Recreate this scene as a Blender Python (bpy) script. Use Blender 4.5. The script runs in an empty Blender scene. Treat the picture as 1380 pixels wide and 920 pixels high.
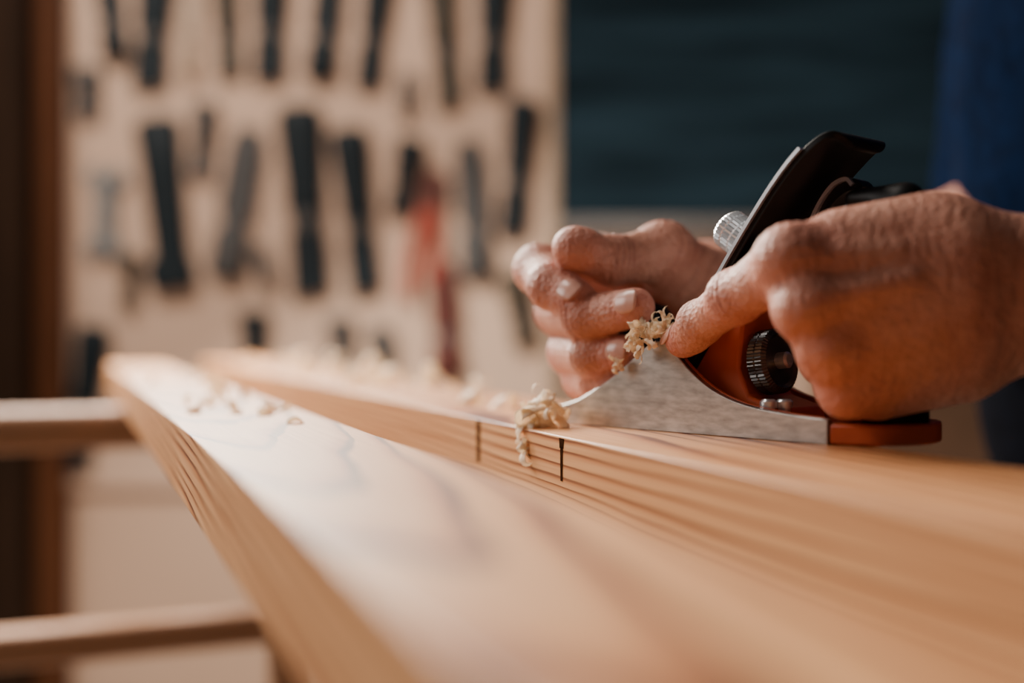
import bpy, bmesh, math, random
import numpy as np
from mathutils import Vector, Matrix, Euler
random.seed(7)
SC = bpy.context.scene
COL = SC.collection
F = 1533.0; CAMZ = 0.837; TOP = 0.80; H = 0.037

def W(px, py, Y):
    return Vector(((px-690)/F*Y, Y, CAMZ-(py-448)/F*Y))

# ------------------------------------------------------------------ helpers
def tag(o, label=None, cat=None, group=None, kind=None):
    if label: o['label'] = label
    if cat: o['category'] = cat
    if group: o['group'] = group
    if kind: o['kind'] = kind
    return o
def empty(name, loc, rot=(0,0,0)):
    o = bpy.data.objects.new(name, None); COL.objects.link(o)
    o.location = loc; o.rotation_euler = rot; o.empty_display_size = .02
    return o
def link(name, me, mat, parent=None, smooth=True, angle=.7):
    o = bpy.data.objects.new(name, me); COL.objects.link(o)
    if mat: me.materials.append(mat)
    if parent: o.parent = parent
    if smooth:
        me.shade_smooth()
        if angle: me.set_sharp_from_angle(angle=angle)
    return o
def obj(name, bm, mat, parent=None, smooth=True, angle=.7, bevel=0, seg=2):
    bmesh.ops.recalc_face_normals(bm, faces=bm.faces[:])
    me = bpy.data.meshes.new(name); bm.to_mesh(me); bm.free()
    o = link(name, me, mat, parent, smooth, angle)
    if bevel:
        m = o.modifiers.new('bevel', 'BEVEL'); m.width = bevel; m.segments = seg; m.limit_method = 'ANGLE'; m.angle_limit = .6
    return o
def box(bm, x0, x1, y0, y1, z0, z1):
    vs = [bm.verts.new((x, y, z)) for x in (x0, x1) for y in (y0, y1) for z in (z0, z1)]
    for f in ((0,1,3,2),(4,6,7,5),(0,4,5,1),(2,3,7,6),(0,2,6,4),(1,5,7,3)):
        bm.faces.new([vs[i] for i in f])
def prism(bm, pts, v0, v1):          # polygon in local x-z, extruded along y
    a = [bm.verts.new((p[0], v0, p[1])) for p in pts]; b = [bm.verts.new((p[0], v1, p[1])) for p in pts]
    bm.faces.new(a); bm.faces.new(b[::-1]); n = len(pts)
    for i in range(n): bm.faces.new((a[i], b[i], b[(i+1)%n], a[(i+1)%n]))
def slab(bm, pts, z0, z1):           # polygon in local x-y, extruded along z
    a = [bm.verts.new((p[0], p[1], z0)) for p in pts]; b = [bm.verts.new((p[0], p[1], z1)) for p in pts]
    bm.faces.new(a[::-1]); bm.faces.new(b); n = len(pts)
    for i in range(n): bm.faces.new((a[i], a[(i+1)%n], b[(i+1)%n], b[i]))
def strip(bm, pts, th, edges):       # plate following a profile in x-z; edges = (v0,v1) per point
    rows = []
    n = len(pts)
    for i, (s, z) in enumerate(pts):
        p, q = pts[max(0,i-1)], pts[min(n-1,i+1)]
        d = Vector((q[0]-p[0], q[1]-p[1])).normalized(); nn = Vector((-d.y, d.x))
        v0, v1 = edges[i]
        t = th[i] if isinstance(th, (list, tuple)) else th
        rows.append([bm.verts.new((s+nn.x*t/2, v0, z+nn.y*t/2)), bm.verts.new((s+nn.x*t/2, v1, z+nn.y*t/2)),
                     bm.verts.new((s-nn.x*t/2, v1, z-nn.y*t/2)), bm.verts.new((s-nn.x*t/2, v0, z-nn.y*t/2))])
    for a, b in zip(rows, rows[1:]):
        for k in range(4): bm.faces.new((a[k], a[(k+1)%4], b[(k+1)%4], b[k]))
    bm.faces.new(rows[0]); bm.faces.new(rows[-1][::-1])
def lathe(bm, prof, seg=24, M=Matrix(), sy=1.0, knurl=None, kd=.92):
    rings = []
    for j, (r, z) in enumerate(prof):
        ring = []
        for i in range(seg):
            a = 2*math.pi*i/seg
            rr = r*(kd if knurl and j in knurl and i % 2 else 1)
            ring.append(bm.verts.new(M @ Vector((rr*math.cos(a), rr*math.sin(a)*sy, z))))
        rings.append(ring)
    for a, b in zip(rings, rings[1:]):
        for i in range(seg): bm.faces.new((a[i], a[(i+1)%seg], b[(i+1)%seg], b[i]))
    bm.faces.new(rings[0][::-1]); bm.faces.new(rings[-1])
def axis_matrix(loc, d):
    return Matrix.Translation(loc) @ Vector(d).to_track_quat('Z', 'Y').to_matrix().to_4x4()

# ------------------------------------------------------------------ materials
def new_mat(name):
    m = bpy.data.materials.new(name); m.use_nodes = True
    nt = m.node_tree; return m, nt, nt.nodes['Principled BSDF']
def N(nt, t):
    return nt.nodes.new(t)
def mth(nt, op, a, b=None, c=None):
    n = nt.nodes.new('ShaderNodeMath'); n.operation = op
    for i, x in enumerate((a, b, c)):
        if x is None: continue
        if isinstance(x, (int, float)): n.inputs[i].default_value = x
        else: nt.links.new(x, n.inputs[i])
    return n.outputs[0]
def coords(nt, scale=(1,1,1), rot=(0,0,0), loc=(0,0,0), kind='Object'):
    tc = N(nt, 'ShaderNodeTexCoord'); mp = N(nt, 'ShaderNodeMapping')
    mp.inputs['Scale'].default_value = scale; mp.inputs['Rotation'].default_value = rot; mp.inputs['Location'].default_value = loc
    nt.links.new(tc.outputs[kind], mp.inputs['Vector']); return mp.outputs[0]
def ramp(nt, fac, stops):
    r = N(nt, 'ShaderNodeValToRGB'); e = r.color_ramp.elements
    while len(e) < len(stops): e.new(.5)
    for el, (p, c) in zip(e, stops): el.position = p; el.color = (*c, 1)
    nt.links.new(fac, r.inputs[0]); return r.outputs[0]
def noise(nt, vec, scale, detail=3):
    n = N(nt, 'ShaderNodeTexNoise'); n.inputs['Scale'].default_value = scale; n.inputs['Detail'].default_value = detail
    nt.links.new(vec, n.inputs['Vector']); return n.outputs[0]
def bump(nt, p, hgt, strength, dist):
    b = N(nt, 'ShaderNodeBump'); b.inputs['Strength'].default_value = strength; b.inputs['Distance'].default_value = dist
    nt.links.new(hgt, b.inputs['Height']); nt.links.new(b.outputs[0], p.inputs['Normal'])
def mixc(nt, mode, fac, a, b):
    mx = N(nt, 'ShaderNodeMixRGB'); mx.blend_type = mode
    for i, x in enumerate((fac, a, b)):
        if isinstance(x, (int, float)): mx.inputs[i].default_value = x
        elif isinstance(x, tuple): mx.inputs[i].default_value = (*x, 1)
        else: nt.links.new(x, mx.inputs[i])
    return mx.outputs[0]
def plain(name, col, rough=.5, metal=0, var=.25, scale=20, bmp=0, spec=.5, stretch=(1,1,1)):
    m, nt, p = new_mat(name)
    f = noise(nt, coords(nt, stretch), scale)
    a = tuple(c*(1-var) for c in col); b = tuple(min(1, c*(1+var)) for c in col)
    nt.links.new(ramp(nt, f, [(.3, a), (.7, b)]), p.inputs['Base Color'])
    p.inputs['Roughness'].default_value = rough; p.inputs['Metallic'].default_value = metal
    p.inputs['Specular IOR Level'].default_value = spec
    if bmp: bump(nt, p, f, bmp, .002)
    return m
def shaving_mat():
    m = plain('shaving_wood', (.97, .84, .66), .5, var=.03, scale=300)
    nt = m.node_tree; p = nt.nodes['Principled BSDF']; out = nt.nodes['Material Output']
    tr = N(nt, 'ShaderNodeBsdfTranslucent'); tr.inputs[0].default_value = (.98, .87, .69, 1)
    mx = N(nt, 'ShaderNodeMixShader'); mx.inputs[0].default_value = .5
    nt.links.new(p.outputs[0], mx.inputs[1]); nt.links.new(tr.outputs[0], mx.inputs[2]); nt.links.new(mx.outputs[0], out.inputs[0])
    return m
def wood(name, freq, y0, z0, rot, light, mid, dark, amp=.012, rough=.47, nscale=(2.2, 16, 16), smin=.7, wob=.0016):
    m, nt, p = new_mat(name)
    v = coords(nt, rot=rot)
    sep = N(nt, 'ShaderNodeSeparateXYZ'); nt.links.new(v, sep.inputs[0])
    nz = noise(nt, coords(nt, nscale), 1.0, 2)
    wig = noise(nt, coords(nt, (22, 80, 80)), 1.0, 2)        # small wobble of each ring line
    dy = mth(nt, 'SUBTRACT', sep.outputs[1], y0); dz = mth(nt, 'SUBTRACT', sep.outputs[2], z0)
    r = mth(nt, 'SQRT', mth(nt, 'ADD', mth(nt, 'MULTIPLY', dy, dy), mth(nt, 'MULTIPLY', dz, dz)))
    r = mth(nt, 'ADD', r, mth(nt, 'MULTIPLY', nz, amp))
    r = mth(nt, 'ADD', r, mth(nt, 'MULTIPLY', wig, wob))
    cb = N(nt, 'ShaderNodeCombineXYZ'); nt.links.new(r, cb.inputs[0])
    nr = noise(nt, cb.outputs[0], 90, 1)                     # uneven ring spacing
    r = mth(nt, 'ADD', r, mth(nt, 'MULTIPLY', nr, .008))
    fr = mth(nt, 'FRACT', mth(nt, 'MULTIPLY', r, freq))
    c1 = ramp(nt, fr, [(0, light), (.48, light), (.74, mid), (.85, dark), (.95, dark), (1, light)])
    strength = ramp(nt, noise(nt, coords(nt, (5, 40, 40)), 1.0, 2), [(.3, (smin,)*3), (.58, (1,)*3)])
    c1 = mixc(nt, 'MIX', strength, light, c1)
    fib = noise(nt, coords(nt, (10, 500, 500)), 1.0, 3)
    c2 = ramp(nt, fib, [(.3, (.80, .68, .58)), (.65, (1, 1, 1))])
    tone = ramp(nt, noise(nt, coords(nt, (4, 12, 12)), 1.0, 2), [(.3, (.90, .80, .71)), (.7, (1, 1, 1))])
    c = mixc(nt, 'MULTIPLY', .8, c1, c2)
    nt.links.new(mixc(nt, 'MULTIPLY', .7, c, tone), p.inputs['Base Color'])
    p.inputs['Roughness'].default_value = rough
    p.inputs['Specular IOR Level'].default_value = .34
    bump(nt, p, fib, .15, .0006)
    return m
def skin_mat():
    m, nt, p = new_mat('skin')
    v = coords(nt)
    n1 = noise(nt, v, 70, 5); n2 = noise(nt, v, 460, 4)
    base = ramp(nt, n1, [(.3, (.47, .20, .135)), (.5, (.55, .255, .175)), (.7, (.62, .31, .22))])
    base = mixc(nt, 'MULTIPLY', .45, base, ramp(nt, noise(nt, v, 260, 4), [(.32, (.79, .67, .62)), (.6, (1, 1, 1))]))
    at = N(nt, 'ShaderNodeAttribute'); at.attribute_name = 'flush'
    c = mixc(nt, 'MIX', mth(nt, 'MULTIPLY', at.outputs['Fac'], .62), base, (.58, .19, .145))
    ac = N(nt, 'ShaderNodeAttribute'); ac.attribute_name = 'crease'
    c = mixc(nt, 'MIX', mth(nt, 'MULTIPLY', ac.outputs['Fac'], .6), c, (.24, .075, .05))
    nt.links.new(c, p.inputs['Base Color'])
    p.inputs['Roughness'].default_value = .5
    p.inputs['Specular IOR Level'].default_value = .4
    p.inputs['Subsurface Weight'].default_value = .07
    p.inputs['Subsurface Radius'].default_value = (1, .3, .15); p.inputs['Subsurface Scale'].default_value = .0024
    vo = N(nt, 'ShaderNodeTexVoronoi'); vo.inputs['Scale'].default_value = 560; nt.links.new(v, vo.inputs['Vector'])
    ln = noise(nt, coords(nt, (360, 130, 60), (.2, .5, .3)), 1.0, 3)   # fine lines across the hand
    h = mth(nt, 'ADD', mth(nt, 'MULTIPLY', n2, .85), mth(nt, 'MULTIPLY', vo.outputs['Distance'], .6))
    h = mth(nt, 'ADD', h, mth(nt, 'MULTIPLY', n1, 1.0))
    h = mth(nt, 'ADD', h, mth(nt, 'MULTIPLY', ln, 1.0))
    bump(nt, p, h, .6, .0014)
    return m
LIGHT = (.82, .45, .215); MID = (.57, .22, .08); DARK = (.14, .033, .010)
M = dict(
    wood_a=wood('pine_front', 190, .012, -.050, (0, math.radians(3.4), math.radians(1.2)), LIGHT, MID, DARK, .016),
    wood_b=wood('pine_back', 250, .05, -.10, (0, math.radians(.8), math.radians(.6)), (.78, .41, .19), MID, (.20, .054, .018), .014, wob=.0012),
    rail=wood('trestle_wood', 120, .03, -.05, (0,0,0), (.50, .29, .17), (.44, .24, .13), (.30, .15, .075), .01),
    shav=shaving_mat(),
    skin=skin_mat(),
    nail=plain('nail', (.62, .335, .26), .28, var=.06, scale=200),
    steel=plain('brushed_steel', (.46, .445, .42), .40, 1.0, var=.26, scale=140, stretch=(1, 1, 3)),
    chrome=plain('bright_steel', (.74, .77, .80), .28, .75, var=.08, scale=80),
    iron=plain('dark_blade_steel', (.012, .012, .013), .6, .2, var=.2, scale=80, spec=.15),
    orange=plain('orange_paint', (.46, .078, .020), .42, var=.15, scale=60),
    black=plain('black_enamel', (.0045, .0045, .005), .5, var=.2, scale=50, spec=.2),
    wheel=plain('dark_nickel', (.11, .11, .11), .34, .9, var=.2, scale=120),
    shirt=plain('blue_cotton', (.0005, .0042, .0165), 1.0, var=.3, scale=90, bmp=.3, spec=.02),
    trouser=plain('navy_twill', (.002, .0025, .005), 1.0, var=.3, scale=90, bmp=.3, spec=.03),
    hair=plain('dark_hair', (.03, .02, .014), .6, var=.4, scale=120),
    board=plain('painted_board', (.66, .465, .345), .8, var=.06, scale=3, spec=.2),
    wall=plain('wall_paint', (.60, .415, .30), .85, var=.06, scale=2, spec=.2),
    floor=plain('concrete_floor', (.28, .22, .18), .8, var=.15, scale=5),
    teal=plain('dark_teal_board', (.0125, .0265, .037), .9, var=.7, scale=2.6, stretch=(.8, 1, 7), spec=.08),
    greyframe=plain('grey_frame', (.16, .145, .135), .6),
    wall_shade=plain('wall_shade_brown', (.12, .066, .04), .7, var=.2, scale=6, spec=.2),  # dimness of the lower right wall, put into a dark colour
    brown=plain('dark_brown_timber', (.024, .012, .0065), .8, var=.3, scale=6, stretch=(4, 4, .4), spec=.1),
    redbrown=plain('reddish_timber', (.105, .036, .013), .7, var=.3, scale=6, stretch=(4, 4, .4), spec=.2),
    t_dark=plain('tool_dark', (.010, .017, .0215), .6, var=.3, scale=30, spec=.2),
    t_grey=plain('tool_grey', (.055, .053, .052), .6, var=.25, scale=30),
    t_olive=plain('tool_olive', (.05, .037, .022), .6, var=.25, scale=30),
    t_silver=plain('tool_silver', (.20, .21, .21), .45, .3, var=.2, scale=30),
    t_red=plain('tool_red', (.38, .055, .030), .5, var=.2, scale=30),
    t_darkred=plain('tool_dark_red', (.10, .022, .016), .5, var=.2, scale=30),
    t_pale=plain('tool_pale', (.40, .30, .21), .5, .0, var=.2, scale=30),
    pencil=plain('pencil_line', (.035, .014, .007), 1.0, var=.3, scale=400, spec=0),
)

# ------------------------------------------------------------------ setting
def struct(name, x0, x1, y0, y1, z0, z1, mat):
    bm = bmesh.new(); box(bm, x0, x1, y0, y1, z0, z1)
    o = obj(name, bm, mat, smooth=False); o['kind'] = 'structure'; return o
WY = 2.285
struct('floor', -2.6, 3.0, -1.6, WY+.1, -.05, 0, M['floor'])
struct('wall_back', -2.6, 3.0, WY, WY+.1, 0, 2.7, M['wall'])
def X(px, Y): return (px-690)/F*Y
def Z(py, Y): return CAMZ-(py-448)/F*Y
struct('trim_1', X(30, 2.2), X(74, 2.2), 2.2, WY, 0, 2.7, M['redbrown'])
struct('trim_2', X(-70, 2.15), X(34, 2.15), 2.15, 2.28, 0, 2.7, M['brown'])
struct('wall_shade_panel', X(1100, 2.27), X(2100, 2.27), 2.262, WY, 0, Z(330, 2.27), M['wall_shade'])  # added dark panel, stands in for light falling off along the wall

BY = 2.27
t = empty('tool_board', (X(412, BY), WY-.0012, Z(660, BY)))
bm = bmesh.new(); lx, lz = t.location.x, t.location.z
box(bm, X(78, BY)-lx, X(738, BY)-lx, BY-t.location.y, 0, 0, Z(-200, BY)-lz)
obj('panel', bm, M['board'], t, bevel=.003)
bm = bmesh.new(); box(bm, X(738, BY)-lx, X(750, BY)-lx, BY-.012-t.location.y, 0, 0, Z(-200, BY)-lz)
obj('edge_strip', bm, M['t_pale'], t)
tag(t, 'large beige board on the back wall hung with rows of tools', 'tool board')

t = empty('dark_board', (X(1250, BY), WY-.0012, Z(318, BY)))
lx, ly, lz = t.location
bm = bmesh.new(); box(bm, X(752, BY)-lx, X(1760, BY)-lx, 2.262-ly, 0, .012, Z(-220, BY)-lz)
obj('panel', bm, M['teal'], t)
bm = bmesh.new(); box(bm, X(752, BY)-lx, X(1765, BY)-lx, 2.25-ly, 0, 0, Z(296, BY)-lz)
obj('ledge', bm, M['greyframe'], t, bevel=.003)
tag(t, 'large dark teal board above a grey ledge on the back wall', 'dark board')

# ------------------------------------------------------------------ wall tools
def hand_tool(x1, y1, x2, y2, w, mat, kind, label, name='hand_tool'):
    Yp = BY-.014; w = w*1.95
    a = W(x1, y1, Yp); b = W(x2, y2, Yp)
    L = (b-a).length; wd = w/F*Yp; r = wd/2
    t = empty(name, a, (0, math.atan2((a.x-b.x), (a.z-b.z)), 0))      # local -z runs from a to b
    tag(t, label, 'tool', 'tools hanging on the beige board')
    sy = min(1, .0138/r)
    mt = M[mat]
    if kind == 'chisel':          # handle above, blade below
        bm = bmesh.new()
        lathe(bm, [(r*.55, 0), (r*.9, -.02*L), (r, -.08*L), (r*.92, -.25*L), (r*.82, -.42*L), (r*.86, -.52*L), (r*.66, -.56*L)], 16, sy=sy); obj('handle', bm, mt, t)
        bm = bmesh.new(); lathe(bm, [(r*.68, -.555*L), (r*.72, -.58*L), (r*.66, -.62*L), (r*.5, -.64*L)], 16, sy=sy); obj('ferrule', bm, M['t_grey'], t)
        bm = bmesh.new(); prism(bm, [(-r*.5, -.62*L), (r*.5, -.62*L), (r*.78, -.66*L), (r*.8, -.97*L), (-r*.8, -L), (-r*.78, -.66*L)], -.003, .005); obj('blade', bm, mt, t, bevel=.001)
    elif kind == 'file':          # flat blade above, handle at the bottom
        bm = bmesh.new(); prism(bm, [(-r*.55, 0), (r*.55, 0), (r*.85, -.12*L), (r*.9, -.55*L), (r*.5, -.63*L), (-r*.5, -.63*L), (-r*.9, -.55*L), (-r*.85, -.12*L)], -.004, .006); obj('blade', bm, mt, t, bevel=.001)
        bm = bmesh.new(); lathe(bm, [(r*.5, -.6*L), (r*.66, -.62*L), (r*.64, -.65*L)], 16, sy=sy); obj('ferrule', bm, M['t_grey'], t)
        bm = bmesh.new(); lathe(bm, [(r*.6, -.64*L), (r*.95, -.70*L), (r*.9, -.82*L), (r, -.93*L), (r*.8, -.98*L), (r*.4, -L)], 16, sy=sy); obj('handle', bm, mt, t)
    elif kind == 'spanner':
        bm = bmesh.new(); prism(bm, [(-r*.5, -.15*L), (r*.5, -.15*L), (r*.5, -.85*L), (-r*.5, -.85*L)], -.003, .005); obj('shaft', bm, mt, t, bevel=.001)
        for c, s in ((0, 1), (-L, -1)):
            bm = bmesh.new()
            pts = [(r*.35, c), (r, c-s*.08*L), (r*.9, c-s*.18*L), (r*.4, c-s*.23*L), (-r*.4, c-s*.23*L), (-r*.9, c-s*.18*L), (-r, c-s*.08*L), (-r*.35, c), (-r*.35, c-s*.09*L), (r*.35, c-s*.09*L)]
            prism(bm, pts, -.005, .007); obj('jaw', bm, mt, t, bevel=.001)
    elif kind == 'pliers':
        for s in (-1, 1):
            bm = bmesh.new()
            prism(bm, [(0, 0), (s*r*.35, 0), (s*r*.6, -.16*L), (s*r*.5, -.3*L), (0, -.34*L)], -.005, .007); obj('jaw', bm, M['t_darkred'], t, bevel=.001)
            bm = bmesh.new()
            c = [(s*r*.15, -.3*L), (s*r*.42, -.45*L), (s*r*.62, -.7*L), (s*r*.45, -L*(1 if s < 0 else .86))]
            strip(bm, c, r*.52, [(-.006, .008)]*4); obj('handle', bm, mt, t, bevel=.002)
        bm = bmesh.new(); lathe(bm, [(r*.4, -.009), (r*.4, .004)], 16, M=Matrix.Translation((0, 0, -.27*L)) @ Matrix.Rotation(math.pi/2, 4, 'X')); obj('pivot', bm, M['t_dark'], t)
    elif kind == 'hammer':        # handle with a head at the bottom
        bm = bmesh.new(); lathe(bm, [(r*.6, 0), (r, -.03*L), (r*.9, -.3*L), (r*.8, -.7*L), (r*.8, -.92*L)], 16, sy=sy); obj('handle', bm, mt, t)
        bm = bmesh.new(); prism(bm, [(-r*1.15, -.86*L), (-r*.9, -.80*L), (r*.9, -.82*L), (r*.95, -.9*L), (r*.9, -L), (-r*.9, -L), (-r*1.1, -.93*L)], -.010, .012); obj('head', bm, mt, t, bevel=.002)
    return t
TOOLS = [
 (140,-60,156,82,21,'t_dark','file','slim dark tool in the top left corner of the board'),
 (212,-60,200,122,30,'t_dark','chisel','thick dark tool cut by the top edge, second from the left'),
 (258,-40,255,108,10,'t_pale','file','pale narrow tool in the top row between two dark ones'),
 (300,-50,309,106,22,'t_olive','chisel','brownish olive tool in the top row, left half of the board'),
 (366,-60,362,112,28,'t_dark','chisel','upright dark thick tool in the middle of the top row'),
 (446,-50,430,110,24,'t_dark','file','slightly tilted dark tool right of the upright thick one, top row'),
 (514,-50,494,122,24,'t_dark','chisel','strongly tilted dark tool in the top row with its foot leaning left'),
 (550,97,547,154,12,'t_grey','file','short faint grey tool just under the top row'),
 (590,-50,606,148,24,'t_olive','chisel','olive grey tool leaning right, longest of the top row'),
 (668,-50,662,127,27,'t_dark','chisel','dark upright tool at the right end of the top row'),
 (117,90,118,160,21,'t_grey','chisel','small grey tool near the upper left edge of the board'),
 (144,222,140,352,29,'t_silver','spanner','silvery grey tool at the left edge of the second row'),
 (210,158,236,392,32,'t_dark','hammer','large dark tool with a wide foot, left in the second row'),
 (277,138,269,242,19,'t_grey','chisel','short grey tool between two longer ones, high in the second row'),
 (176,340,173,418,14,'t_olive','chisel','small olive tool hanging beside the wide foot of the large dark one'),
 (337,173,302,378,28,'t_grey','file','long grey tool leaning to the left in the second row'),
 (402,142,420,402,33,'t_dark','chisel','longest dark tool, in the middle of the second row'),
 (347,332,363,384,13,'t_grey','file','short grey tool slanting beside the foot of the longest dark one'),
 (469,172,494,398,28,'t_dark','chisel','long dark tool leaning right, just left of the red ones'),
 (555,186,537,292,22,'t_dark','chisel','dark tool hanging close beside the red pliers on their left'),
 (631,188,643,378,24,'t_grey','file','grey tool right of the red pliers'),
 (707,132,688,322,24,'t_dark','chisel','dark tool leaning left at the right edge, second row'),
 (689,366,710,468,22,'t_olive','chisel','olive tool low on the right edge of the board'),
 (595,350,604,512,23,'t_darkred','file','dark red brown tool hanging low, right of the bright red handles'),
 (128,438,101,634,25,'t_dark','chisel','long dark teal tool low on the left edge, passing behind the trestle rail'),
 (341,420,344,482,24,'t_dark','chisel','stubby dark tool low above the ends of the beams'),
 (457,428,460,490,20,'t_grey','chisel','stubby grey tool low above the back beam'),
 (512,440,515,496,20,'t_grey','file','lowest small grey tool right of the other stubby ones'),
]
for a in TOOLS: hand_tool(*a)
hand_tool(588,228,561,404,29,'t_red','pliers','bright red handled pliers in the middle of the board','pliers')

# ------------------------------------------------------------------ beams
TH = math.atan2(593, F); cs, sn = math.cos(TH), math.sin(TH)
def PQ(p, q, z=0): return Vector((-sn*p+cs*q, cs*p+sn*q, z))
BH = .028
def beam(p0, p1, q0, q1, mat, label):
    c = PQ((p0+p1)/2, (q0+q1)/2, TOP-BH)
    L, w = p1-p0, q1-q0
    bm = bmesh.new(); box(bm, -L/2, L/2, -w/2, w/2, 0, BH)
    o = obj('wooden_beam', bm, mat, smooth=True, angle=.5, bevel=.0006)
    o.location = c; o.rotation_euler = (0, 0, math.pi/2+TH)
    return tag(o, label, 'beam', 'planed pine beams')
b1 = beam(-.35, 1.42, 1.15*H*cs, 2.96*H*cs, M['wood_a'], 'front pine beam with nothing on it but a few blurred shavings')
b2 = beam(-.25, 1.58, 4.73*H*cs, 7.04*H*cs, M['wood_b'], 'back pine beam under the plane, with two pencil marks on its side')
def mark(px, pyt, pyb, wd):
    m = (px-690)/F
    Yp = 4.73*H/(m+math.tan(TH))
    pnt = Vector((m*Yp, Yp, 0)); p = -sn*pnt.x+cs*pnt.y
    pc = (-.25+1.58)/2; w = (7.04-4.73)*H*cs
    zt, zb = min(Z(pyt, Yp), TOP-.0008)-(TOP-BH), Z(pyb, Yp)-(TOP-BH)
    bm = bmesh.new()
    x = p-pc; y = w/2
    prism(bm, [(x-wd, zt), (x+wd, zt), (x+wd*.85, zb), (x-wd*.75, zb)], y-.0002, y+.00015)
    obj('pencil_mark', bm, M['pencil'], b2, smooth=False)
mark(645, 566, 622, .0024); mark(757, 588, 604, .0021); mark(757, 602, 648, .0011)

# ------------------------------------------------------------------ trestle
q0 = -.08
t = empty('trestle', PQ(1.055, q0, 0), (0, 0, TH))
tag(t, 'wooden trestle with two rails carrying the far ends of the beams', 'trestle')
bm = bmesh.new(); box(bm, -.42, .42, -.022, .022, .736, TOP-BH); obj('top_rail', bm, M['rail'], t, bevel=.010, seg=4)
bm = bmesh.new(); box(bm, -.40, .27, -.016, .016, .553, .585); obj('lower_rail', bm, M['rail'], t, bevel=.009, seg=4)
for x in (-.33, .27):
    bm = bmesh.new(); box(bm, x-.02, x+.02, -.018, .018, .03, .738); obj('leg', bm, M['rail'], t, bevel=.003)
    bm = bmesh.new(); box(bm, x-.025, x+.025, -.22, .22, 0, .04); obj('foot', bm, M['rail'], t, bevel=.003)

# ------------------------------------------------------------------ hand plane (local x = back, y = far side, z = up)
plane = empty('hand_plane', (.0188, .465, TOP), (0, 0, math.atan2(-.735, .678)))
tag(plane, 'small steel hand plane with orange bed and black cap, resting on back beam', 'hand plane')
BW = .050
def catmull(pts, n=6):
    out = []
    P = [pts[0]]+list(pts)+[pts[-1]]
    for i in range(1, len(P)-2):
        p0, p1, p2, p3 = [Vector(p) for p in P[i-1:i+3]]
        for k in range(n):
            u = k/n
            out.append(.5*((2*p1)+(-p0+p2)*u+(2*p0-5*p1+4*p2-p3)*u*u+(-p0+3*p1-3*p2+p3)*u**3))
    out.append(Vector(pts[-1])); return [tuple(v) for v in out]
prof = catmull([(0,.0072),(.010,.0098),(.02,.0144),(.030,.0198),(.0394,.0262),(.047,.0316),(.0520,.0336),(.0560,.0330),(.0615,.0290),(.0681,.0229),(.078,.0165),(.091,.0120),(.108,.0096),(.1249,.0085)], 4)
bm = bmesh.new()
poly = [(0, 0)]+prof+[(.1249, 0)]
prism(bm, poly[::-1], 0, .0030); prism(bm, poly[::-1], BW-.003, BW)
box(bm, .0005, .1247, .0025, BW-.0025, 0, .004)
obj('body', bm, M['steel'], plane, angle=.5, bevel=.0004)
bm = bmesh.new()
lin = [(p[0], p[1]+.0002) for p in prof if .004 < p[0] < .1245]
prism(bm, ([(lin[0][0], .003)]+lin+[(lin[-1][0], .003)])[::-1], .0028, .0042)
prism(bm, ([(lin[0][0], .003)]+lin+[(lin[-1][0], .003)])[::-1], BW-.0042, BW-.0028)
box(bm, .003, .1245, .003, BW-.003, .0038, .0048)
obj('painted_bed', bm, M['orange'], plane, angle=.5)
bm = bmesh.new()
out = [(.1249, .0005)]
for a in range(0, 13):
    u = -math.pi/2+math.pi*a/12
    out.append((.134+.014*math.cos(u), BW/2+(BW/2-.003)*math.sin(u)))
out.append((.1249, BW-.0005))
slab(bm, out, .0002, .0072); obj('tail', bm, M['orange'], plane, angle=.6, bevel=.001)
bm = bmesh.new(); prism(bm, [(.052,.004),(.100,.004),(.100,.010),(.086,.014),(.0815,.024),(.0835,.040),(.0865,.058),(.0815,.054),(.060,.024)], .011, .039)
obj('frog', bm, M['orange'], plane, angle=.5, bevel=.0012)
# iron, cap and lever
irn = [(.0445,.0008),(.0600,.0215),(.0800,.0500),(.0930,.0680)]
bm = bmesh.new(); strip(bm, irn, .0022, [(.0065,.0435)]*4); obj('iron', bm, M['iron'], plane, bevel=.0004)
cap = catmull([(.0560,.0235),(.0700,.0455),(.0835,.0650),(.0960,.0815),(.1050,.0920),(.1120,.0985),(.1172,.1022),(.1208,.1036),(.1232,.1022),(.1238,.0992)], 5)
n = len(cap); ed = []; th = []
for i in range(n):
    u = i/(n-1)
    e = 0 if u < .50 else (u-.50)/.50
    k = .016*(1-math.sqrt(max(0, 1-e*e*.95)))
    ed.append((.0062+k, .0442-k*1.0)); th.append(.0026)
bm = bmesh.new(); strip(bm, cap, th, ed); obj('lever_cap', bm, M['black'], plane, angle=1.2, bevel=.0008)
cb = []
for i in range(0, n-20):                       # bright steel plate lying on the front of the cap, edge showing at the near side
    p, q = cap[max(0, i-1)], cap[min(n-1, i+1)]
    d = Vector((q[0]-p[0], q[1]-p[1])).normalized()
    cb.append((cap[i][0]-d.y*.0016, cap[i][1]+d.x*.0016))
bm = bmesh.new(); strip(bm, cb, .0013, [(.0048, .0436)]*len(cb)); obj('chip_breaker', bm, M['chrome'], plane)
lev = catmull([(.1000,.0670),(.1035,.0750),(.1085,.0825),(.1135,.0870),(.1185,.0885),(.1210,.0862)], 4)
lth = [.0018+.0022*min(1, i/12) for i in range(len(lev))]
bm = bmesh.new(); strip(bm, lev, lth, [(.026,.034)]*len(lev)); obj('lever', bm, M['black'], plane, angle=1.2, bevel=.0008)
bm = bmesh.new(); strip(bm, [(p[0]-.0009*min(1, i/12)-.0009, p[1]+.0014*min(1, i/12)+.0006) for i, p in enumerate(lev)], .0014, [(.0245,.0352)]*len(lev)); obj('lever_rim', bm, M['chrome'], plane)
ax = Vector((-.82, 0, .57))
kb = Vector((.0850, .0215, .0655))
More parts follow.
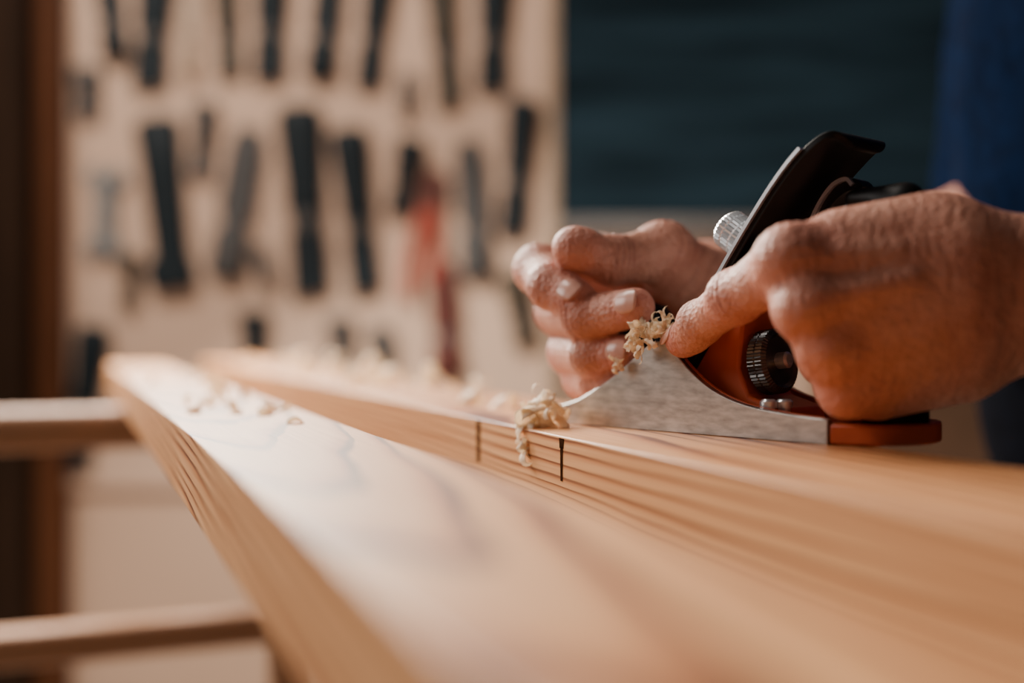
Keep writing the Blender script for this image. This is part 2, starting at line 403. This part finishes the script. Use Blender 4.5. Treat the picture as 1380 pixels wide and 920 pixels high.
bm = bmesh.new(); lathe(bm, [(.0028, 0), (.0028, .014)], 16, axis_matrix(kb, ax)); obj('cap_screw', bm, M['chrome'], plane)
bm = bmesh.new(); lathe(bm, [(.0055,.0078),(.0076,.0088),(.0076,.0113),(.0070,.0118),(.0076,.0123),(.0076,.0154),(.0070,.0159),(.0076,.0164),(.0076,.0188),(.0062,.0202),(.0020,.0204)], 64, axis_matrix(kb, ax), knurl=(1,2,4,5,7,8), kd=.94); obj('knurled_knob', bm, M['chrome'], plane, angle=.25)
wa = Vector((.95, 0, .12)).normalized(); wc = Vector((.0895, .0215, .0265))
bm = bmesh.new(); lathe(bm, [(.0085,-.0042),(.0119,-.0036),(.0119,-.0010),(.0115,-.0006),(.0119,-.0002),(.0119,.0024),(.0100,.0036),(.0088,.0024),(.0040,.0022)], 108, axis_matrix(wc, wa), knurl=(1,2,4,5), kd=.955); obj('adjuster_wheel', bm, M['wheel'], plane, angle=.25)
bm = bmesh.new(); lathe(bm, [(.0030,-.006),(.0030,.0060),(.0022,.0068)], 20, axis_matrix(wc, wa)); obj('adjuster_screw', bm, M['chrome'], plane)
for (s, v) in ((.0965, .008), (.1000, .0125)):
    bm = bmesh.new(); lathe(bm, [(.0022,.004),(.0022,.0105),(.0030,.0106),(.0030,.0128),(.0022,.0136)], 18, Matrix.Translation((s, v, 0))); obj('screw', bm, M['chrome'], plane)
bm = bmesh.new(); lathe(bm, [(.0115,.0045),(.0100,.010),(.0085,.018),(.0100,.026),(.0128,.034),(.0125,.042),(.0085,.048),(.002,.050)], 28, Matrix.Translation((.024, .0265, 0))); obj('front_knob', bm, M['black'], plane)

# ------------------------------------------------------------------ smooth solid modelling on a grid
def grid(lo, hi, h):
    lo = np.array(lo, float); n = np.ceil((np.array(hi)-lo)/h).astype(int)+1
    return dict(org=lo, h=h, D=np.full(tuple(n), .03, np.float32))
def add(g, prims, inflate=0):
    org, h, D = g['org'], g['h'], g['D']
    for (a, b, ra, rb, k) in prims:
        a = np.array(a, float); b = np.array(b, float); ra += inflate; rb += inflate
        pad = max(.022, k+.004); R = max(ra, rb)+pad
        lo = np.floor((np.minimum(a, b)-R-org)/h).astype(int); hi = np.ceil((np.maximum(a, b)+R-org)/h).astype(int)+1
        lo = np.maximum(lo, 0); hi = np.minimum(hi, D.shape)
        if np.any(hi <= lo): continue
        xs = [(org[i]+h*np.arange(lo[i], hi[i])-a[i]).astype(np.float32) for i in range(3)]
        x = xs[0][:, None, None]; y = xs[1][None, :, None]; z = xs[2][None, None, :]
        ba = (b-a).astype(np.float32); L = float(ba@ba)+1e-12
        t = np.clip((x*ba[0]+y*ba[1]+z*ba[2])/L, 0, 1)
        d = np.sqrt((x-t*ba[0])**2+(y-t*ba[1])**2+(z-t*ba[2])**2)-(ra+(rb-ra)*t)
        S = D[lo[0]:hi[0], lo[1]:hi[1], lo[2]:hi[2]]
        hh = np.clip(.5+.5*(S-d)/k, 0, 1)
        S[...] = S*(1-hh)+d*hh-k*hh*(1-hh)
def nets(g, iters=2):
    D, org, h = g['D'], g['org'], g['h']
    s = D < 0; sh = np.array(D.shape)-1
    cnt = np.zeros(tuple(sh), np.int8)
    offs = [(i, j, k) for i in (0,1) for j in (0,1) for k in (0,1)]
    for o in offs: cnt += s[o[0]:o[0]+sh[0], o[1]:o[1]+sh[1], o[2]:o[2]+sh[2]]
    act = (cnt > 0) & (cnt < 8)
    ii, jj, kk = np.nonzero(act); n = len(ii)
    idx = np.full(tuple(sh), -1, np.int64); idx[ii, jj, kk] = np.arange(n)
    acc = np.zeros((n, 3)); num = np.zeros(n)
    for o1 in offs:
        for ax_ in range(3):
            if o1[ax_]: continue
            o2 = list(o1); o2[ax_] = 1
            d1 = D[ii+o1[0], jj+o1[1], kk+o1[2]]; d2 = D[ii+o2[0], jj+o2[1], kk+o2[2]]
            m = (d1 < 0) != (d2 < 0)
            tt = d1[m]/(d1[m]-d2[m])
            p = np.tile(np.array(o1, float), (m.sum(), 1)); p[:, ax_] += tt
            acc[m] += p; num[m] += 1
    V = (np.c_[ii, jj, kk]+acc/num[:, None])*h+org
    faces = []
    for ax_ in range(3):
        b_, c_ = (ax_+1) % 3, (ax_+2) % 3
        sl1 = [slice(None)]*3; sl2 = [slice(None)]*3
        sl1[ax_] = slice(0, -1); sl2[ax_] = slice(1, None)
        s1, s2 = s[tuple(sl1)], s[tuple(sl2)]
        e = np.array(np.nonzero(s1 != s2)).T
        ok = (e[:, b_] >= 1) & (e[:, c_] >= 1) & (e[:, b_] < D.shape[b_]-1) & (e[:, c_] < D.shape[c_]-1)
        e = e[ok]
        ins = s1[e[:, 0], e[:, 1], e[:, 2]]
        def cell(db, dc):
            q = e.copy(); q[:, b_] += db; q[:, c_] += dc
            return idx[q[:, 0], q[:, 1], q[:, 2]]
        Q = np.c_[cell(-1, -1), cell(0, -1), cell(0, 0), cell(-1, 0)]
        Q[~ins] = Q[~ins][:, ::-1]
        faces.append(Q)
    Fc = np.concatenate(faces)
    for _ in range(iters):
        A = np.zeros_like(V); C = np.zeros(n)
        for k in range(4):
            u, w = Fc[:, k], Fc[:, (k+1) % 4]
            np.add.at(A, u, V[w]); np.add.at(C, u, 1); np.add.at(A, w, V[u]); np.add.at(C, w, 1)
        mm = C > 0
        V[mm] = V[mm]*.5+.5*A[mm]/C[mm][:, None]
    return V, Fc
def vnormals(V, Fc):
    nf = np.cross(V[Fc[:, 2]]-V[Fc[:, 0]], V[Fc[:, 3]]-V[Fc[:, 1]])
    Nn = np.zeros_like(V)
    for k in range(4): np.add.at(Nn, Fc[:, k], nf)
    return Nn/(np.linalg.norm(Nn, axis=1, keepdims=True)+1e-12)
def to_mesh(name, V, Fc, off=(0,0,0)):
    me = bpy.data.meshes.new(name)
    me.from_pydata((V-np.array(off)).tolist(), [], Fc.tolist()); me.update(); return me

# tote of the plane
def pl(s, v, z): return Vector((.0188+.678*s+.735*v, .465-.735*s+.678*v, TOP+z))
def loc_c(a, b, ra, rb, k=.006): return ((a[0], .0235, a[1]), (b[0], .0235, b[1]), ra, rb, k)
g = grid((.10, .0, .0), (.175, .047, .105), .0010)
add(g, [loc_c((.136,.007),(.136,.030),.0110,.0105), loc_c((.136,.030),(.141,.058),.0105,.0105), loc_c((.141,.058),(.139,.076),.0105,.0075), loc_c((.140,.0815),(.121,.0830),.0052,.0034)])
V, Fc = nets(g)
link('tote', to_mesh('tote', V, Fc), M['black'], plane, angle=None)

# ------------------------------------------------------------------ the person
PL = Vector((.40, .60, 0))
person = empty('person', PL)
tag(person, 'person in dark blue shirt pushing the hand plane with both hands', 'person')
def c(a, b, ra, rb, k): return (tuple(a), tuple(b), ra, rb, k)
# near hand
n_elb = Vector((.42, .345, .905))
im, mm_, rm, pm = W(1068,352,.355), W(1092,414,.351), W(1122,470,.353), W(1142,520,.358)
ip, idp, it = W(992,401,.383), W(944,436,.405), W(917,458,.4175)
near = [
 c(W(1385,382,.358), n_elb, .0190, .036, .010), c(W(1385,410,.360), n_elb+Vector((0,.005,-.01)), .0195, .034, .010),
 c(W(1385,382,.358), W(1290,356,.355), .0190, .0168, .008), c(W(1385,410,.360), W(1285,440,.357), .0195, .0175, .008),
 c(W(1280,344,.355), im, .0160, .0110, .008), c(W(1248,324,.360), W(1135,336,.362), .0150, .0128, .008),
 c(W(1285,380,.351), mm_, .0152, .0112, .006), c(W(1285,418,.351), rm, .0155, .0104, .006),
 c(W(1280,455,.356), pm, .0165, .0096, .006), c(W(1285,470,.366), W(1180,512,.370), .0180, .0132, .008),
 c(W(1260,400,.366), W(1140,430,.368), .020, .015, .010),
 # tendons and knuckles
 c(W(1228,376,.3382), W(1105,402,.3406), .0014, .0026, .0055), c(W(1234,340,.3428), W(1090,348,.3450), .0014, .0028, .0055),
 c(W(1064,345,.3495), W(1060,347,.3495), .0092, .0092, .0045), c(W(1088,410,.3456), W(1085,412,.3456), .0094, .0094, .0045), c(W(1118,466,.3482), W(1116,468,.3482), .0088, .0088, .0045),
 # proximal parts
 c(im, ip, .0108, .0083, .005), c(mm_, pl(.114,.007,.0425), .0112, .0098, .003), c(rm, pl(.120,.008,.0285), .0106, .0095, .003), c(pm, pl(.126,.010,.0165), .0096, .0086, .003),
 c(ip, idp, .0085, .0074, .003), c(idp, it, .0074, .0056, .003), c(ip+Vector((-.001,-.001,.0006)), ip+Vector((-.0012,-.0012,.0006)), .0086, .0086, .004),
 c(idp+Vector((-.0006,-.0006,.0006)), idp+Vector((-.0007,-.0006,.0006)), .0076, .0076, .003), c(idp.lerp(it, .55)+Vector((.001,-.0012,-.0012)), it+Vector((.0016,-.0010,-.0006)), .0066, .0058, .003),
 c(pl(.114,.007,.0425), pl(.1165,.034,.0425), .0098, .0088, .003), c(pl(.1165,.034,.0425), pl(.128,.044,.044), .0088, .0080, .003),
 c(pl(.120,.008,.0285), pl(.121,.034,.0285), .0095, .0086, .003), c(pl(.121,.034,.0285), pl(.131,.044,.030), .0086, .0078, .003),
 c(pl(.126,.010,.0165), pl(.126,.034,.0165), .0086, .0078, .003), c(pl(.126,.034,.0165), pl(.134,.042,.0170), .0078, .0070, .003),
 # thumb on the far side
 c(W(1305,356,.366), pl(.150,.042,.058), .0160, .0125, .010), c(pl(.150,.042,.058), pl(.125,.046,.054), .0120, .0105, .004), c(pl(.125,.046,.054), pl(.106,.046,.048), .0105, .0083, .003),
]
# far hand
f_elb = Vector((.330, .775, .903))
I = [W(800,352,.517), W(728,365,.492), W(745,386,.466), W(775,403,.455)]
Mi = [W(835,395,.525), W(752,420,.497), W(790,428,.455), W(856,414,.437)]
R_ = [W(850,450,.520), W(768,475,.493), W(798,479,.458), W(842,476,.446)]
P_ = [W(865,492,.512), W(785,511,.487), W(804,514,.464), W(832,510,.454)]
T_ = [W(965,395,.502), W(893,342,.480), W(824,352,.466), W(771,334,.457)]
far = [
 c(W(1010,400,.515), f_elb, .0205, .038, .012), c(W(1010,430,.517), f_elb+Vector((.005,0,-.01)), .0205, .036, .012),
 c(W(1010,405,.515), W(960,385,.515), .0210, .018, .010), c(W(1010,430,.517), W(970,440,.515), .0205, .019, .010),
 c(W(960,378,.516), I[0], .0175, .0120, .008), c(W(970,408,.518), Mi[0], .0180, .0120, .008), c(W(975,435,.516), R_[0], .0180, .0115, .008), c(W(975,458,.512), P_[0], .0170, .0105, .008),
 c(W(960,395,.498), W(905,366,.488), .0165, .0130, .008),
 c(T_[0], T_[1], .0160, .0120, .006),
 c(I[0], I[1], .0118, .0106, .005), c(Mi[0], Mi[1], .0118, .0106, .005), c(R_[0], R_[1], .0112, .0100, .005), c(P_[0], P_[1], .0100, .0088, .005),
 c(T_[1], T_[2], .0118, .0096, .004), c(T_[2], T_[3], .0096, .0080, .0025), c(T_[1]+Vector((0,-.001,.0015)), T_[1]+Vector((.001,-.001,.0015)), .0122, .0122, .004),
 c(T_[2]+Vector((0,-.001,.0010)), T_[2]+Vector((.0006,-.001,.0010)), .0099, .0099, .003), c(T_[3]+Vector((.002,-.001,0)), T_[3]+Vector((.0045,-.001,-.0008)), .0086, .0090, .003),
 c(I[1], I[2], .0106, .0094, .0010), c(I[2], I[3], .0094, .0080, .0010), c(I[2].lerp(I[3], .7), I[3], .0084, .0080, .002),
 c(I[1]+Vector((-.001,-.001,.001)), I[1]+Vector((-.001,-.0015,.001)), .0108, .0108, .003), c(I[2]+Vector((-.0012,-.0012,0)), I[2]+Vector((-.0012,-.0015,0)), .0095, .0095, .003),
 c(Mi[1], Mi[2], .0106, .0091, .0010), c(Mi[2], Mi[3], .0091, .0077, .0010), c(Mi[2]+Vector((-.001,-.0014,.0004)), Mi[2]+Vector((-.001,-.0017,.0004)), .0093, .0093, .003),
 c(R_[1], R_[2], .0100, .0087, .0010), c(R_[2], R_[3], .0087, .0074, .0010), c(R_[2]+Vector((-.001,-.0014,.0003)), R_[2]+Vector((-.001,-.0017,.0003)), .0089, .0089, .003),
 c(P_[1], P_[2], .0088, .0078, .0010), c(P_[2], P_[3], .0078, .0068, .0010),
]
n_sh, f_sh = Vector((.41, .41, 1.27)), Vector((.385, .80, 1.27))
neck = Vector((.385, .60, 1.34)); hd = Vector((.345, .60, 1.50))
rest = [
 c(n_elb, n_sh, .040, .050, .02), c(f_elb, f_sh, .038, .050, .02),
 c((.40,.53,.90), (.40,.52,1.22), .10, .10, .05), c((.40,.67,.90), (.40,.68,1.22), .10, .10, .05),
 c(n_sh, f_sh, .05, .05, .04), c((.40,.60,1.25), neck, .07, .055, .03), c(neck, hd, .054, .06, .02),
 c(hd+Vector((.02,0,.03)), hd+Vector((-.01,0,.02)), .088, .085, .03), c(hd+Vector((-.02,0,-.03)), hd+Vector((-.055,0,-.075)), .062, .038, .03),
 c(hd+Vector((-.085,0,.01)), hd+Vector((-.108,0,-.028)), .010, .014, .012),
 c(hd+Vector((.01,-.088,-.02)), hd+Vector((.016,-.090,.02)), .012, .017, .008), c(hd+Vector((.01,.088,-.02)), hd+Vector((.016,.090,.02)), .012, .017, .008),
 c(hd+Vector((-.092,-.02,-.066)), hd+Vector((-.092,.02,-.066)), .010, .010, .008),
]
# creases: (point, finger direction, facing, reach, offsets, width, depth)
CAMV = Vector((0, -1, .15))
def cr(p, d, nrm, R, offs, w, dep): return (np.array(p), np.array(Vector(d).normalized()), np.array(Vector(nrm).normalized()), R, offs, w, dep)
creases_n = [cr(ip, idp-im, (-.5,-.7,.6), .0125, (-.0042,-.0020,0,.0021,.0044), .0006, .00042), cr(idp, it-ip, (-.5,-.7,.6), .0105, (-.0022,0,.0020), .0005, .00038),
             cr(im, ip-W(1280,345,.355), (-.3,-.8,.6), .0150, (-.006,-.003,0,.0034,.0066), .0008, .00024), cr(mm_, (-.6,.2,0), (-.4,-1,.1), .0140, (-.005,-.0022,0,.003), .0008, .00022),
             cr(W(1345,390,.358), (1,0,-.15), (0,-1,0), .026, (-.012,-.0035,.006), .0010, .00020), cr(rm, (-.6,.2,0), (-.4,-1,0), .0130, (-.004,0,.003), .0008, .00020)]
creases_f = [cr(I[2], I[3]-I[1], CAMV, .0120, (-.0026,0,.0026), .0007, .00060), cr(Mi[2], Mi[3]-Mi[1], CAMV, .0118, (-.003,0,.0028), .0007, .00060), cr(R_[2], R_[3]-R_[1], CAMV, .0112, (-.0025,0,.0025), .0007, .00055),
             cr(T_[2], T_[3]-T_[1], (0,-.8,.8), .0130, (-.004,-.0015,.0012,.0040), .0007, .00055), cr(T_[1], T_[2]-T_[0], (0,-.8,.8), .0155, (-.005,-.001,.003), .0009, .00034),
             cr(I[1], I[2]-I[0], (-1,-.4,.6), .0135, (-.003,0,.003), .0008, .00050), cr(Mi[1], Mi[2]-Mi[0], (-1,-.6,.2), .0130, (-.003,0,.003), .0008, .00045),
             cr(T_[1].lerp(T_[0], .5), (1,.1,-.6), CAMV, .019, (-.008,-.002,.004,.010), .0009, .00030)]
grooves_n = [(W(1062,384,.344), W(1125,388,.339), .0034, .0013), (W(1082,442,.343), W(1135,430,.339), .0034, .0014), (W(1104,497,.346), W(1150,480,.342), .0032, .0012)]
grooves_f = [(W(905,330,.470), W(860,395,.458), .0030, .0008)]
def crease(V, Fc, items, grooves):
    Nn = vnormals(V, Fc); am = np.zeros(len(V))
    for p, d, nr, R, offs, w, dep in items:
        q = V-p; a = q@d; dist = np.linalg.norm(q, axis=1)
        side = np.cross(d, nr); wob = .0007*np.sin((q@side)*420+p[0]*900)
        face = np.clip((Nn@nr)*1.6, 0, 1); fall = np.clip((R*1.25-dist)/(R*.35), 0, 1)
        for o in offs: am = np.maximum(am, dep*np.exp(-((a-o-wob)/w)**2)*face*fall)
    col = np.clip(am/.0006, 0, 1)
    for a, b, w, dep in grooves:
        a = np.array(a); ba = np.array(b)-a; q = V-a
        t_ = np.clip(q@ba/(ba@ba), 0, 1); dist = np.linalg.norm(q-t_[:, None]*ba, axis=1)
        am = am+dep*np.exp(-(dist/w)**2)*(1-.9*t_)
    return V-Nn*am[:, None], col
boxes = [((.055,.298,.800),(.300,.445,.925),.0008), ((-.008,.418,.800),(.215,.640,.925),.0009)]
Vs, Fs, Cs, off = [], [], [], 0
for (lo, hi, h), pr, ci, gi in zip(boxes, (near, far), (creases_n, creases_f), (grooves_n, grooves_f)):
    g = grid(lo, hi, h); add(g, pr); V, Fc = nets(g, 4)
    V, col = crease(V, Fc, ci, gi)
    Vs.append(V); Fs.append(Fc+off); Cs.append(col); off += len(V)
g = grid((-.02,.26,.78), (.54,.90,1.68), .007); add(g, near[:4]+far[:4]+rest); V, Fc = nets(g, 2)
ce = V[Fc].mean(1); keep = np.ones(len(Fc), bool)
for lo, hi, h in boxes:
    keep &= ~np.all((ce > np.array(lo)-.02) & (ce < np.array(hi)-.004), axis=1)
Vs.append(V); Fs.append(Fc[keep]+off); Cs.append(np.zeros(len(V)))
V = np.concatenate(Vs); Fc = np.concatenate(Fs); Cc = np.concatenate(Cs)
used = np.zeros(len(V), bool); used[Fc.ravel()] = True
re = np.cumsum(used)-1; V = V[used]; Cc = Cc[used]; Fc = re[Fc]
me = to_mesh('body', V, Fc, PL)
spots = [(it, .011), (ip, .012), (im, .014), (mm_, .013), (rm, .013), (pm, .013)]+[(x, .011) for x in (I[1], I[3], Mi[1], Mi[3], R_[1], R_[3], P_[1], P_[3], T_[3], T_[1], I[2])]
fl = np.zeros(len(V))
for p, r in spots: fl = np.maximum(fl, np.exp(-((V-np.array(p))**2).sum(1)/(r*r)))
at = me.attributes.new('flush', 'FLOAT', 'POINT'); at.data.foreach_set('value', fl.astype(np.float32))
at = me.attributes.new('crease', 'FLOAT', 'POINT'); at.data.foreach_set('value', Cc.astype(np.float32))
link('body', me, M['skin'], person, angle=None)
def nail(tip, prev, nrm, r, l=.0105, w=.0105):
    d = (tip-prev).normalized(); nn = Vector(nrm); nn = (nn-d*nn.dot(d)).normalized(); sd = d.cross(nn)
    c0 = tip+d*.0012
    bm = bmesh.new(); n = 8; vs = {}
    for i in range(n+1):
        for j in range(n+1):
            u, v = -1+2*i/n, -1+2*j/n
            x = u*math.sqrt(1-v*v*.42); y = v*math.sqrt(1-u*u*.42)
            ang = y*w/2/r
            vs[i, j] = bm.verts.new(c0+d*(x*l/2)+nn*(math.cos(ang)*(r+.0002)-max(0, x)*.0010)+sd*(math.sin(ang)*(r+.0001))-PL)
    for i in range(n):
        for j in range(n): bm.faces.new((vs[i, j], vs[i+1, j], vs[i+1, j+1], vs[i, j+1]))
    o = obj('fingernail', bm, M['nail'], person, angle=None)
    s = o.modifiers.new('thick', 'SOLIDIFY'); s.thickness = .0005; s.offset = 0
nail(I[3], I[2], (.1, -1, .15), .0083); nail(Mi[3], Mi[2], (-.1, -1, .35), .0079); nail(R_[3], R_[2], (-.1, -1, .2), .0075, .0095, .0095)
nail(it, idp, (-.75, -.25, .6), .0060, .0095, .0085)
# clothes
g = grid((.20,.20,.846), (.58,.96,1.40), .007)
sleeve_n = n_elb.lerp(n_sh, .02); sleeve_f = f_elb.lerp(f_sh, .075)
add(g, [c((.388,.525,.80), (.39,.52,1.22), .113, .115, .05), c((.388,.675,.80), (.39,.68,1.22), .113, .115, .05), c(n_sh, f_sh, .065, .065, .05),
        c(sleeve_n, n_sh, .050, .064, .03), c(sleeve_f, f_sh, .044, .060, .03), c((.395,.6,1.27), (.388,.6,1.33), .08, .068, .03)])
V, Fc = nets(g, 2)
o = link('shirt', to_mesh('shirt', V, Fc, PL), M['shirt'], person, angle=None)
tx = bpy.data.textures.new('cloth_folds', 'CLOUDS'); tx.noise_scale = .07
dm = o.modifiers.new('folds', 'DISPLACE'); dm.texture = tx; dm.strength = .008; dm.mid_level = .5
g = grid((.24,.40,.0), (.56,.80,.93), .008)
add(g, [c((.39,.535,.86), (.395,.53,.80), .108, .112, .04), c((.39,.665,.86), (.395,.67,.80), .108, .112, .04), c((.40,.525,.78), (.39,.50,.42), .088, .062, .03), c((.40,.675,.78), (.39,.70,.42), .088, .062, .03),
        c((.39,.50,.42), (.41,.49,.07), .062, .052, .02), c((.39,.70,.42), (.41,.71,.07), .062, .052, .02)])
V, Fc = nets(g, 2); link('trousers', to_mesh('trousers', V, Fc, PL), M['trouser'], person, angle=None)
for y in (.49, .71):
    g = grid((.24,y-.07,0), (.50,y+.07,.14), .006); add(g, [c((.43,y,.045),(.30,y,.032),.044,.030,.02), c((.42,y,.05),(.42,y,.10),.042,.040,.02)])
    g['D'][:, :, 0] = .01
    V, Fc = nets(g, 1); link('shoe', to_mesh('shoe', V, Fc, PL), M['brown'], person, angle=None)
g = grid(tuple(hd-Vector((.13,.13,.05))), tuple(hd+Vector((.15,.13,.15))), .006)
add(g, [c(hd+Vector((.03,0,.04)), hd+Vector((-.01,0,.045)), .093, .088, .03)]); V, Fc = nets(g, 2)
link('hair', to_mesh('hair', V, Fc, PL), M['hair'], person, angle=None)

# ------------------------------------------------------------------ shavings: thin ragged ribbons along a wandering curl
def shaving(pos, r, w, turns, seed, label, group, wander=.5, rot=None, th=.00006):
    rnd = random.Random(seed)
    bm = bmesh.new(); n = max(14, int(30*turns)); rows = []
    f1, f2, f3 = rnd.uniform(1.2, 2.4), rnd.uniform(2.2, 3.6), rnd.random()*6
    drift = Vector((rnd.uniform(-1, 1), rnd.uniform(-1, 1), rnd.uniform(-1, 1)))*r*wander*2.0
    for i in range(n+1):
        u = i/n; a = u*turns*2*math.pi
        rr = r*(1-.45*u)*(1+wander*.40*math.sin(a*f1+f3)+wander*.2*math.sin(a*f2))
        cx = Vector((rr*math.cos(a), 0, rr*math.sin(a)))+drift*u
        tw = wander*.9*math.sin(a*.8+f3)
        sd = Vector((math.sin(tw)*math.cos(a), math.cos(tw), math.sin(tw)*math.sin(a)))
        ww = w/2*(.35+.65*math.sin(math.pi*min(.95, max(.06, u))))
        row = []
        for j in (-1, -.4, .4, 1):
            e = 1+(.30*wander*rnd.uniform(-1, 1) if abs(j) == 1 else 0)
            row.append(bm.verts.new(cx+sd*(j*ww*e)+Vector((math.cos(a), 0, math.sin(a)))*(r*.06*wander*math.sin(j*2.4+a*3+f3))))
        rows.append(row)
    for a, b in zip(rows, rows[1:]):
        for j in range(3): bm.faces.new((a[j], a[j+1], b[j+1], b[j]))
    o = obj('wood_shaving', bm, M['shav'], angle=None)
    o.location = pos; o.rotation_euler = rot or (rnd.uniform(0, 6), rnd.uniform(0, 6), rnd.uniform(0, 6))
    s = o.modifiers.new('thick', 'SOLIDIFY'); s.thickness = th
    return tag(o, label, 'wood shaving', group)
rs = random.Random(3)
for k in range(30):
    u = (k+.5)/30; px = 847+u*58+rs.uniform(-3, 3); py = 457-u*9+rs.uniform(-18, 13)
    shaving(W(px, py, .4235+rs.uniform(-.005, .003)), rs.uniform(.0013, .0033), rs.uniform(.0014, .0032), rs.uniform(.6, 1.6), 10+k, 'tiny pale curl in the clump on the steel peak before the pointing fingertip', 'shavings clumped on the plane', .9)
for k, (px, py) in enumerate([(830,497),(838,487),(828,490),(834,493)]):
    shaving(W(px, py, .436), .0022, .0018, 1.1, 61+k, 'tiny curl on the slope of the steel side, left below the clump', 'shavings on the slope of the plane', .8)
toe = [(743,557,.452),(735,549,.452),(727,560,.447),(717,553,.450),(739,568,.446),(721,541,.456),(711,566,.446),(707,581,.441),(715,595,.438),(728,576,.441),(704,601,.438),(720,586,.438),(733,560,.446),(724,551,.449),(746,563,.449),(713,574,.441),(738,549,.450),(719,566,.444)]
for k, (px, py, Y) in enumerate(toe):
    r = rs.uniform(.0034, .0066)*(.75 if py > 576 else 1)
    shaving(W(px, py, Y), r, rs.uniform(.0022, .0050), rs.uniform(.6, 1.5), 90+k, 'crumpled curl in the tuft at the toe of the plane, over the beam edge', 'shavings at the toe of the plane', .8)
for k in range(38):
    p = rs.uniform(.46, 1.2) if k > 16 else rs.uniform(.50, .92); q = rs.uniform(1.35, 2.8)*H*cs; r = rs.uniform(.0022, .0050)
    shaving(PQ(p, q, TOP+r*.34), r, r*rs.uniform(1.2, 2.3), rs.uniform(.35, .8), 200+k, 'pale blurred flake lying on the far half of the front beam', 'flakes on the front beam', .6, (rs.uniform(-.25, .25), math.pi/2+rs.uniform(-.7, .7), rs.uniform(0, 6)))
for k in range(62):
    p = rs.uniform(.48, 1.45); q = rs.uniform(5.0, 6.9)*H*cs
    heap = k < 28
    if heap: p = rs.gauss(.92, .18); q = rs.uniform(5.2, 6.9)*H*cs
    r = rs.uniform(.0058, .0100) if heap else rs.uniform(.0032, .0066)
    shaving(PQ(p, q, TOP+r*(.55 if heap else .4)), r, r*rs.uniform(.8, 1.7), rs.uniform(.4, 1.1), 300+k, 'pale blurred flake scattered on the back beam behind the plane toe', 'flakes on the back beam', .75, (rs.uniform(-.4, .4), rs.uniform(0, 6), rs.uniform(0, 6)))

# ------------------------------------------------------------------ lights, world, camera
def area(name, loc, target, size, power, col):
    l = bpy.data.lights.new(name, 'AREA'); l.shape = 'RECTANGLE'; l.size, l.size_y = size; l.energy = power; l.color = col
    o = bpy.data.objects.new(name, l); COL.objects.link(o); o.location = loc
    o.rotation_euler = (Vector(target)-Vector(loc)).to_track_quat('-Z', 'Y').to_euler(); return o
area('window_light', (-.66, 1.60, 1.50), (-.20, .86, .80), (.8, .5), 66, (1, .91, .80))
area('side_light', (-1.25, .55, 1.45), (.05, .42, .85), (.6, .6), 11, (1, .92, .86))
area('board_light', (-.95, 1.1, 2.45), (-.5, 2.3, .6), (1.0, .5), 39, (1, .88, .78))
area('room_light', (-.5, -1.0, 1.5), (.1, .45, .82), (1.2, 1.0), 1.1, (1, .88, .82))
w = bpy.data.worlds.new('World'); SC.world = w; w.use_nodes = True
w.node_tree.nodes['Background'].inputs[0].default_value = (.55, .52, .53, 1); w.node_tree.nodes['Background'].inputs[1].default_value = .04

cam = bpy.data.cameras.new('Camera'); co = bpy.data.objects.new('Camera', cam); COL.objects.link(co)
co.location = (0, 0, CAMZ); co.rotation_euler = (math.pi/2, 0, 0)
cam.sensor_width = 36; cam.lens = F*36/1380; cam.shift_y = -12/1380
cam.clip_start = .005; cam.clip_end = 50
cam.dof.use_dof = True; cam.dof.focus_distance = .41; cam.dof.aperture_fstop = 2.85
SC.camera = co
